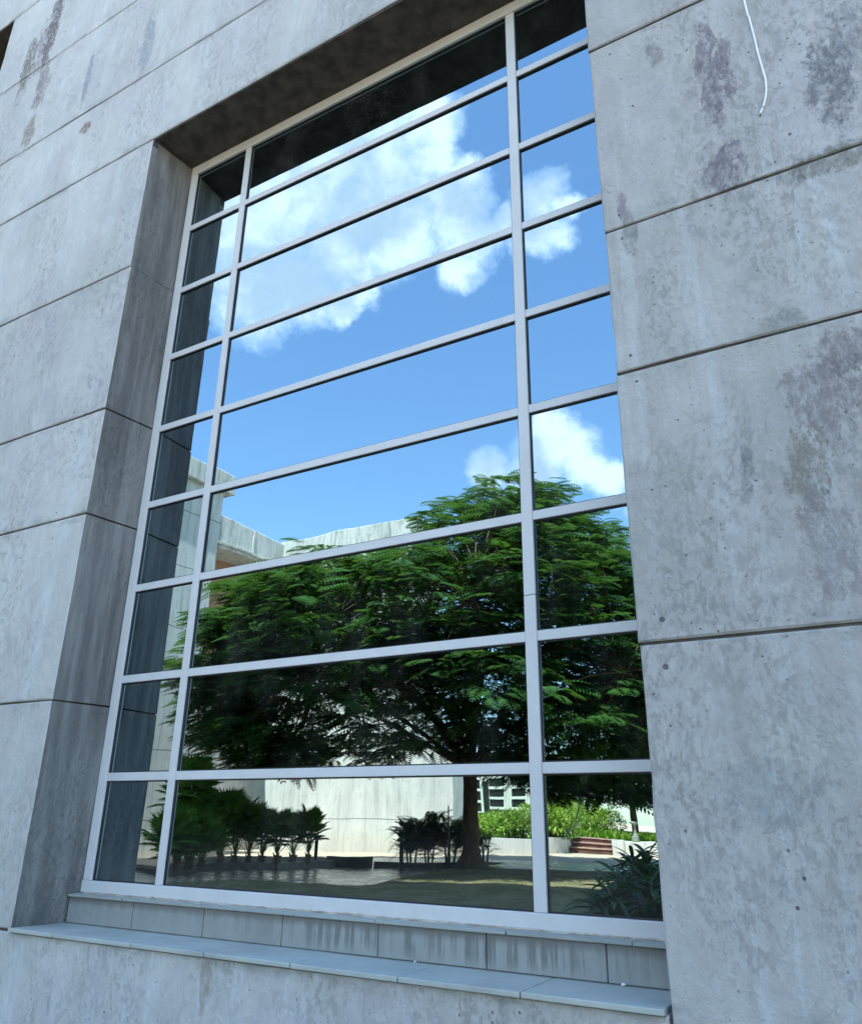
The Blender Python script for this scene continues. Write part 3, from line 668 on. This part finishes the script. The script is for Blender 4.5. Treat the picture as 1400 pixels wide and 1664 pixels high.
b1_ = copy_tree(b0); b1_.location = gp(514, 1404); tag(b1_, 'dark capped garden bollard at the end of the fan palm row', 'bollard', 'garden bollards')
q = hp(728, 1338, 28.3); m = MB(); m.tube([(q.x, q.y, .1), (q.x, q.y, 1.9)], .02, 6); o = m.build('garden_stake', M_POST); tag(o, 'thin dark upright stake rising behind the feathery bush', 'stake')

# ------------------------------------------------------------------ vegetation
def rotm(fwd, up, s=1.0, loc=(0, 0, 0)):
    """matrix whose local X runs along fwd, local Z near up"""
    x_ = np.array(fwd, float); x_ /= np.linalg.norm(x_); z_ = np.array(up, float); z_ = z_ - x_ * z_.dot(x_); z_ /= max(np.linalg.norm(z_), 1e-6); y_ = np.cross(z_, x_)
    M_ = np.eye(4); M_[:3, 0] = x_ * s; M_[:3, 1] = y_ * s; M_[:3, 2] = z_ * s; M_[:3, 3] = loc; return M_
def frond_shape(n=9, L=.6, pl=.24, w=.042, droop=.35):
    V = []; F = []
    for i in range(n):
        t_ = .12 + .88 * (i + .5) / n; x_ = L * t_; z_ = -droop * L * t_ ** 2; l = pl * math.sin(math.pi * (.18 + .80 * t_)) ** .7
        for s in (1, -1):
            b = len(V); dx, dy, dz = .45 * l, s * .88 * l, -.30 * l
            V += [(x_ - w * .2, 0, z_), (x_ + dx * .5 - w * .6, dy * .5, z_ + dz * .25 + .01), (x_ + dx, dy, z_ + dz), (x_ + dx * .5 + w * .6, dy * .5, z_ + dz * .25 - .01)]
            F.append((b, b + 1, b + 2, b + 3))
    b = len(V); V += [(0, -.006, 0), (0, .006, 0), (L, .003, -droop * L), (L, -.003, -droop * L)]; F.append((b, b + 1, b + 2, b + 3))
    return V, F
def inside(poly, u, z):
    c = False; n = len(poly)
    for i in range(n):
        (x1, y1), (x2, y2) = poly[i], poly[(i + 1) % n]
        if (y1 > z) != (y2 > z) and u < (x2 - x1) * (z - y1) / (y2 - y1) + x1: c = not c
    return c
def limb(mb, a, b, r0, r1, sag=0.0, seg=5, wob=.15, n=8):
    a = Vector(a); b = Vector(b); pts = []; rad = []
    for i in range(seg + 1):
        u = i / seg; p = a.lerp(b, u); k = math.sin(math.pi * u)
        pts.append(p + Vector((rnd.uniform(-wob, wob) * k, rnd.uniform(-wob, wob) * k, sag * k))); rad.append(r0 + (r1 - r0) * u)
    mb.tube(pts, rad, n); return pts
AZ = R(-27.57); U = Vector((math.cos(AZ), math.sin(AZ), 0)); Vd = Vector((math.sin(AZ), -math.cos(AZ), 0))   # across and away from the glass
def big_tree():
    root = empty('spreading_tree', (-8.72, -21.52, 0)); T = Vector(root.location)
    tag(root, 'large spreading tree with fern-like leaves and a dark reddish trunk on the lawn', 'tree')
    tr = MB()
    tr.tube([(.35, .1, -.1), (.1, .03, .15), (0, 0, .6), (-.02, 0, 1.6), (.03, 0, 2.6), (.05, 0, 3.2)], [.42, .33, .28, .26, .25, .26], 14)
    for k in range(6):
        a = k * 1.05 + .3; tr.tube([(math.cos(a) * .55, math.sin(a) * .55, -.04), (math.cos(a) * .38, math.sin(a) * .38, .10), (math.cos(a) * .15, math.sin(a) * .15, .55)], [.05, .11, .10], 7)
    F0 = Vector((.05, 0, 3.15))
    poly = [(-8.9, 3.4), (-9.5, 4.8), (-9.3, 6.6), (-8.9, 8.0), (-8.0, 9.0), (-6.2, 9.7), (-4.2, 10.0), (-2.6, 10.3), (-1.3, 10.6), (-.5, 11.4), (.4, 12.8), (2.6, 12.5), (3.6, 11.7), (4.9, 10.9), (5.9, 9.8),
            (7.2, 8.9), (8.2, 7.5), (8.4, 5.0), (7.0, 2.3), (4.6, 2.15), (2.4, 2.3), (.8, 3.2), (-.4, 4.4), (-1.8, 3.7), (-3.2, 3.1), (-5.8, 2.9), (-7.6, 2.9)]
    C0 = (-.6, 6.6); cl = []
    tries = 0
    while len(cl) < 760 and tries < 90000:
        tries += 1
        u = rnd.uniform(-10, 9); v = rnd.uniform(-6.5, 4.3); z = rnd.uniform(2.1, 13)
        s = math.sqrt(max(.02, 1 - (v / 6.8) ** 2)); uu, zz = C0[0] + (u - C0[0]) / s, C0[1] + (z - C0[1]) / (s ** .8)
        if not inside(poly, uu, zz): continue
        # shell: bare inside
        ok = inside(poly, C0[0] + (uu - C0[0]) * 1.28, C0[1] + (zz - C0[1]) * 1.34)
        if ok and -4.8 < v < 3.2 and rnd.random() < .84: continue
        if -6.2 < u < -.9 and 2.9 < z < 5.8 and rnd.random() < .60: continue
        if any((u - a[0]) ** 2 + (v - a[1]) ** 2 + 2.6 * (z - a[2]) ** 2 < .42 for a in cl): continue
        cl.append((u, v, z))
    # main limbs to sectors, then branches to clusters
    K = 1.03; cl = [(u * K, v, 1.55 + (z - 1.55) * K) for u, v, z in cl]
    mains = []
    for (u, v, z, r) in [(-2.2, -.4, 5.8, .17), (-1.0, 1.8, 5.6, .13), (1.8, .6, 6.2, .15), (2.4, -1.4, 5.2, .11), (.4, -1.8, 6.0, .12), (.8, .4, 8.2, .14), (-3.2, 1.2, 5.4, .10), (4.6, 1.0, 5.6, .11), (-5.6, -.6, 5.8, .09)]:
        e = U * u + Vd * v + Vector((0, 0, z)); limb(tr, F0, e, r, r * .62, .15, 6, .12); mains.append((e, r * .62))
    sub = []
    for (e, r) in mains:
        for k in range(5):
            d = Vector((e.x, e.y, 0)).normalized() + Vector((rnd.uniform(-.9, .9), rnd.uniform(-.9, .9), rnd.uniform(-.1, .75)))
            e2 = e + d * rnd.uniform(1.6, 3.0); limb(tr, e, e2, r * .8, .045, .1, 4, .12, 6); sub.append(e2)
    for (u, v, z) in cl:
        c = U * u + Vd * v + Vector((0, 0, z)); b = min(sub + [m_[0] for m_ in mains], key=lambda s_: (s_ - c).length)
        limb(tr, b, c - Vector((0, 0, .1)), .032, .010, .15, 4, .10, 5)
    tr.build('trunk', M_BARK, root, True)
    TV, TF = frond_shape(); mats = []
    for (u, v, z) in cl:
        c = np.array(U * u + Vd * v + Vector((0, 0, z))); outw = np.array([c[0], c[1], 0]) - np.array([0, 0, 0]); outw /= np.linalg.norm(outw) + 1e-6
        n = rnd.randint(14, 20)
        for k in range(n):
            a = rnd.uniform(0, 2 * math.pi); r = .62 * math.sqrt(rnd.random())
            p = c + np.array([math.cos(a) * r, math.sin(a) * r, rnd.gauss(0, .13) + .10 * (1 - r)])
            f = np.array([math.cos(a), math.sin(a), rnd.uniform(-.25, .35)]) * .8 + outw * .7
            mats.append(rotm(f, (rnd.gauss(0, .18), rnd.gauss(0, .18), 1), rnd.uniform(1.05, 1.75), p))
    # upright shoots breaking the skyline
    for (u, z) in [(.2, 12.6), (.9, 13.0), (2.0, 12.7), (3.1, 12.3), (4.2, 11.4), (-.5, 11.9), (-2.0, 10.6), (5.2, 10.7), (-4.4, 10.0)]:
        c = np.array(U * (u * K) + Vd * rnd.uniform(-1, 1) + Vector((0, 0, 1.55 + (z - 1.55) * K)))
        for k in range(9):
            a = rnd.uniform(0, 2 * math.pi); h = rnd.uniform(-.6, .35)
            mats.append(rotm((math.cos(a), math.sin(a), .25), (0, 0, 1), rnd.uniform(.8, 1.1), c + np.array([0, 0, h])))
    scatter('crown', TV, TF, mats, M_TREE, root)
big_tree()

def fan_shape(n=30, r=1.0, span=R(330)):
    V = []; F = []
    for i in range(n):
        a = -span / 2 + span * i / (n - 1); l = r * (.80 + .20 * math.cos(a)) * rnd.uniform(.93, 1.04); hw = span / n * .60
        d = lambda an, rr, z_: (math.cos(an) * rr, math.sin(an) * rr, z_)
        b = len(V); V += [(0, 0, 0), d(a - hw, l * .6, -.02 * r), d(a, l * .6, .04 * r), d(a + hw, l * .6, -.02 * r), d(a + rnd.uniform(-.02, .02), l, -.10 * r * rnd.uniform(.3, 1.6))]
        F += [(b, b + 1, b + 2), (b, b + 2, b + 3), (b + 1, b + 4, b + 2), (b + 2, b + 4, b + 3)]
    return V, F
FV, FF = fan_shape()
def fan_palm(loc, h, r, n, label, stem=.25, group='fan palms in the planting bed', mat=None):
    root = empty('fan_palm', loc); tag(root, label, 'palm', group)
    m = MB(); m.tube([(0, 0, -.05), (0, 0, stem * .5), (.02, 0, stem)], [.09, .08, .10], 9)
    for k in range(10):
        a = k * 2.4; m.tube([(math.cos(a) * .07, math.sin(a) * .07, stem * k / 10), (math.cos(a) * .13, math.sin(a) * .13, stem * k / 10 + .12)], [.03, .012], 5)
    m.build('trunk', M_BARK, root)
    pt = MB(); n = int(n * 1.7); top = h - r * .9
    for k in range(n):
        a = k * 2.39996 + rnd.uniform(-.3, .3); t_ = (k + .5) / n; s = Vector((0, 0, stem))
        rad = r * (.15 + .85 * math.sqrt(t_)) * rnd.uniform(.8, 1.1); z_ = stem + (top - stem) * (1.0 - .66 * t_ ** 1.5) * rnd.uniform(.92, 1.05)
        e = Vector((math.cos(a) * rad, math.sin(a) * rad, z_)); mid = s.lerp(e, .55) + Vector((-math.cos(a) * rad * .12, -math.sin(a) * rad * .12, .05))
        pt.tube([s, mid, e], [.012, .009, .007], 5)
        el = R(80 - 85 * t_); d = Vector((math.cos(a) * math.cos(el), math.sin(a) * math.cos(el), math.sin(el)))
        up = Vector((-math.cos(a) * math.sin(el), -math.sin(a) * math.sin(el), math.cos(el) + .1))
        M_ = Matrix(rotm(d, up, r * rnd.uniform(.72, .95), e).tolist()); pt.add([M_ @ Vector(v) for v in FV], FF)
    pt.build('fronds', mat or M_PALM, root, fix=False)
for px, py, pt_, r, n, st, back, lab in [
        (492, 1402, 1303, .52, 15, .25, .6, 'fan palm standing last at the right end of the bed row'), (466, 1402, 1318, .44, 12, .25, .6, 'fan palm second from the right end of the bed row'),
        (444, 1402, 1308, .50, 12, .25, .6, 'fan palm third from the right end of the bed row'), (421, 1402, 1304, .52, 13, .25, .6, 'fan palm fourth from the right end of the bed row'),
        (398, 1402, 1298, .58, 14, .25, .6, 'fan palm fifth from the right end of the bed row'), (374, 1402, 1286, .62, 15, .25, .6, 'fan palm sixth from the right, where the bed row grows taller'),
        (350, 1403, 1278, .68, 16, .3, .7, 'broad fan palm in front of the taller part of the row'), (331, 1404, 1270, .70, 16, .4, 1.6, 'fan palm at the back of the bed in front of the stair tower'),
        (300, 1407, 1272, .78, 14, .3, .5, 'big pale fan palm near the kerb with one leaf spread wide'), (322, 1408, 1318, .62, 14, .2, .3, 'low fan palm filling the gap beside the big pale one'),
        (268, 1409, 1210, .74, 17, 1.2, 1.2, 'tallest upright fan palm beside the concrete reveal'), (262, 1412, 1300, .66, 15, .3, .4, 'lower fan palm in front of the tallest one'),
        (283, 1410, 1335, .60, 14, .2, .4, 'squat fan palm at the left end of the kerb')]:
    q = gp(px, py, .14); q.y -= back; q.x -= back * .5; hh = math.hypot(q.x - MC.x, q.y - MC.y)
    fan_palm(q, hp(px, pt_, hh).z - .14, r, n, lab, st)

def pinnate_shape(n=22, L=1.0, pl=.30, w=.010, droop=.65):
    V = []; F = []
    for i in range(n):
        t_ = .15 + .85 * (i + .5) / n; x_ = L * t_; z_ = .12 * L * t_ - droop * L * t_ ** 2.2; l = pl * math.sin(math.pi * (.12 + .84 * t_)) ** .6
        for s in (1, -1):
            b = len(V); V += [(x_ - w, 0, z_), (x_ + .55 * l, s * .8 * l, z_ - .16 * l), (x_ + .6 * l + w, s * .8 * l - s * .01, z_ - .18 * l), (x_ + w, 0, z_)]; F.append((b, b + 1, b + 2, b + 3))
    b = len(V); V += [(0, -.01, 0), (0, .01, 0), (L * .5, .008, .06 * L - droop * L * .22), (L * .5, -.008, .06 * L - droop * L * .22)]; F.append((b, b + 1, b + 2, b + 3))
    return V, F
PV, PF = pinnate_shape()
def feather_palm(loc, h, n, label, mat, group=None, spread=1.0):
    root = empty('feather_palm', loc); tag(root, label, 'palm', group); m = MB()
    for k in range(5):
        a = k * 1.3; m.tube([(math.cos(a) * .12, math.sin(a) * .12, -.05), (math.cos(a) * .2, math.sin(a) * .2, h * .35)], [.035, .025], 6)
    m.build('stem', M_BARK, root, True); mats = []
    for k in range(n):
        a = rnd.uniform(0, 6.283); el = rnd.uniform(-.1, 1.35); z0 = h * rnd.uniform(.12, .55); s = h * rnd.uniform(.34, .56) * spread
        mats.append(rotm((math.cos(a) * math.cos(el), math.sin(a) * math.cos(el), math.sin(el)), (-math.cos(a) * math.sin(el), -math.sin(a) * math.sin(el), math.cos(el) + .02), s, (math.cos(a) * .12, math.sin(a) * .12, z0)))
    scatter('frond', PV, PF, mats, mat, root)
for px, h, n, lab in [(672, 1.65, 90, 'dark feathery palm bush nearest the bollard'), (700, 1.75, 90, 'dark feathery palm bush in the middle of the clump by the trunk'), (732, 1.8, 90, 'dark feathery palm bush hard against the left of the trunk'), (785, 1.1, 34, 'small feathery palm just right of the tree trunk')]:
    q = gp(px, 1407 - (px % 3)); q.z = .1; feather_palm(q, h, n, lab, M_CYCAD, 'dark feathery palms round the foot of the tree')
LV = [(0, 0, 0), (.45, .16, .04), (1, 0, -.12), (.45, -.16, .04)]; LF = [(0, 1, 2, 3)]
def shrub(loc, rx, ry, h, n, size, mat, name, label, group=None):
    root = empty(name, loc); tag(root, label, 'shrub', group); m = MB(); tips = []
    lob = [(rnd.uniform(-.6, .6) * rx, rnd.uniform(-.6, .6) * ry, rnd.uniform(.35, .75) * h, rnd.uniform(.32, .5)) for _ in range(12)]
    for a in lob: m.tube([(a[0] * .3, a[1] * .3, -.05), (a[0] * .7, a[1] * .7, a[2] * .5), (a[0], a[1], a[2])], [.03, .02, .01], 5)
    m.build('stem', M_BARK, root, True); mats = []
    for k in range(n):
        a = rnd.choice(lob); d = Vector((rnd.gauss(0, 1), rnd.gauss(0, 1), rnd.gauss(.1, 1))).normalized(); rr = a[3] * rnd.uniform(.75, 1.05)
        p = Vector((a[0] + d.x * rr * rx, a[1] + d.y * rr * ry, max(.05, a[2] + d.z * rr * h)))
        f = d + Vector((rnd.gauss(0, .4), rnd.gauss(0, .4), rnd.gauss(.2, .4))); mats.append(rotm(f, (rnd.gauss(0, .4), rnd.gauss(0, .4), 1), size * rnd.uniform(.6, 1.3), p))
    scatter('foliage', LV, LF, mats, mat, root)
for px, d, rx, pt_, mat, lab in [(797, 39.6, 1.5, 1322, M_LIME, 'lime green shrub nearest the tree trunk above the retaining wall'), (842, 40.0, 1.8, 1310, M_SHRUB, 'speckled yellow green shrub in the middle above the retaining wall'),
                               (886, 41.0, 1.6, 1290, M_LIME, 'tall lime green shrub beside the window mullion'), (935, 44.5, 2.3, 1288, M_LIME, 'tallest lime green shrub behind the steps'),
                               (905, 42.0, 1.3, 1322, M_SHRUB, 'low speckled shrub at the left of the steps'), (975, 47.0, 1.7, 1312, M_LIME, 'small lime green shrub farthest right on the terrace')]:
    h = (hp(px, pt_, d).z - .58) / 1.18
    q = hp(px, 1385, d); q.z = .58 if px > 0 else 0; shrub(q, rx, 1.1, h, 3200, .20, mat, 'shrub', lab, 'bright shrubs above the retaining wall')
# bright ground cover on the terrace
mats = []
for k in range(9000):
    u = rnd.random(); a = hp(940 + 130 * u, 1380, 43.6 + rnd.uniform(0, 6) - .5 * u); p = (a.x, a.y, .60)
    mats.append(rotm((rnd.gauss(0, .5), rnd.gauss(0, .5), 1), (rnd.gauss(0, 1), rnd.gauss(0, 1), .1), rnd.uniform(.2, .45), p))
o = scatter('ground_cover', LV, LF, mats, M_LIME); tag(o, 'bright green ground cover growing on the terrace', 'plants', kind='stuff')
mats = []; bl = [(0, -.012, 0), (0, .012, 0), (.5, .008, .01), (1, 0, -.05)]
for k in range(32000):
    y_ = -7 - 13.5 * rnd.random(); x_ = rnd.uniform(-13.5, 3)
    if not inside([(-14, -2.5)] + [(p.x, p.y) for p in LE] + [(9, -19), (9, -2.5)], x_, y_): continue
    mats.append(rotm((rnd.gauss(0, .6), rnd.gauss(0, .6), 1), (rnd.gauss(0, 1), rnd.gauss(0, 1), .1), rnd.uniform(.04, .10), (x_, y_, .0)))
M_BLADE = leafmat('dry_grass_blade', (.12, .13, .035), (.26, .21, .09), .2, 1.2)
o = scatter('grass', bl, [(0, 1, 2, 3)], mats, M_BLADE); tag(o, 'patchy olive grass growing on the lawn', 'grass', kind='stuff')
# slim tree at the back right
def slim_tree(loc, h, label):
    root = empty('slim_tree', loc); tag(root, label, 'tree', 'slim trees at the back of the courtyard'); m = MB(); mats = []; TV, TF = frond_shape(8, .6, .22, .05)
    m.tube([(0, 0, -.05), (.1, .05, h * .3), (.05, -.1, h * .55), (0, 0, h * .8)], [.17, .13, .10, .04], 9)
    for k in range(26):
        a = rnd.uniform(0, 6.283); r = rnd.uniform(.8, 3.0); z = h * rnd.uniform(.30, .95); c = Vector((math.cos(a) * r, math.sin(a) * r, z)); limb(m, (0, 0, z * .7), c, .05, .015, .1, 4, .1, 5)
        for j in range(34):
            b = rnd.uniform(0, 6.283); p = np.array(c) + np.array([rnd.gauss(0, .5), rnd.gauss(0, .5), rnd.gauss(0, .28)])
            mats.append(rotm((math.cos(b), math.sin(b), rnd.uniform(-.3, .2)), (0, 0, 1), rnd.uniform(.9, 1.4), p))
    m.build('trunk', M_BARK, root, True); scatter('crown', TV, TF, mats, M_TREE, root)
q = hp(1038, 1385, 47.5); q.z = .58; slim_tree(q, 8.5, 'slim dark trunked tree behind the stone pedestal')
q = hp(1100, 1385, 45); q.z = .58; slim_tree(q, 9.5, 'slim tree at the far right of the terrace, beyond the pedestal')
# strappy plants close to the window
def lily(loc, h, n, w_, label, group=None):
    root = empty('strap_leaf_plant', loc); tag(root, label, 'plant', group); m = MB(); st = MB()
    canes = [(rnd.uniform(-.34, .34), rnd.uniform(-.34, .34), h * rnd.uniform(.2, .86)) for _ in range(26)]
    for c in canes: st.tube([(c[0] * .3, c[1] * .3, -.03), (c[0] * .8, c[1] * .8, c[2] * .5), c], [.03, .024, .02], 6)
    for k in range(n):
        c = rnd.choice(canes); a = rnd.uniform(0, 6.283); el = R(rnd.uniform(-10, 60)); L = rnd.uniform(.26, .48); w = w_ * rnd.uniform(.75, 1.2)
        s = Vector((c[0], c[1], c[2] * rnd.uniform(.55, 1.0))); side = Vector((-math.sin(a), math.cos(a), rnd.uniform(-.3, .3))).normalized(); pts = []
        for i in range(7):
            t_ = i / 6; p = s + Vector((math.cos(a) * math.cos(el), math.sin(a) * math.cos(el), math.sin(el))) * (L * t_) - Vector((0, 0, L * .42 * t_ * t_))
            ww = w * math.sin(math.pi * (.12 + .86 * t_)) ** .8 if t_ < 1 else .002; pts.append((p - side * ww, p + Vector((0, 0, -ww * .5)), p + side * ww))
        for i in range(6):
            A, B = pts[i], pts[i + 1]; m.poly([A[0], A[1], B[1], B[0]]); m.poly([A[1], A[2], B[2], B[1]])
    st.build('stem', M_BARK, root, True); m.build('leaves', M_LILY, root, fix=False)
for px, d, h, n, lab in [(1056, 7.2, 1.30, 1100, 'large dark strappy plant closest to the window at its lower right'), (1104, 8.0, 1.55, 800, 'tall dark strappy plant hidden mostly by the right hand wall'), (1076, 9.0, 1.5, 800, 'dark strappy plant just behind the closest one')]:
    q = hp(px, 1400, d); q.z = 0; lily(q, h, n, .022, lab, 'strappy plants near the window')
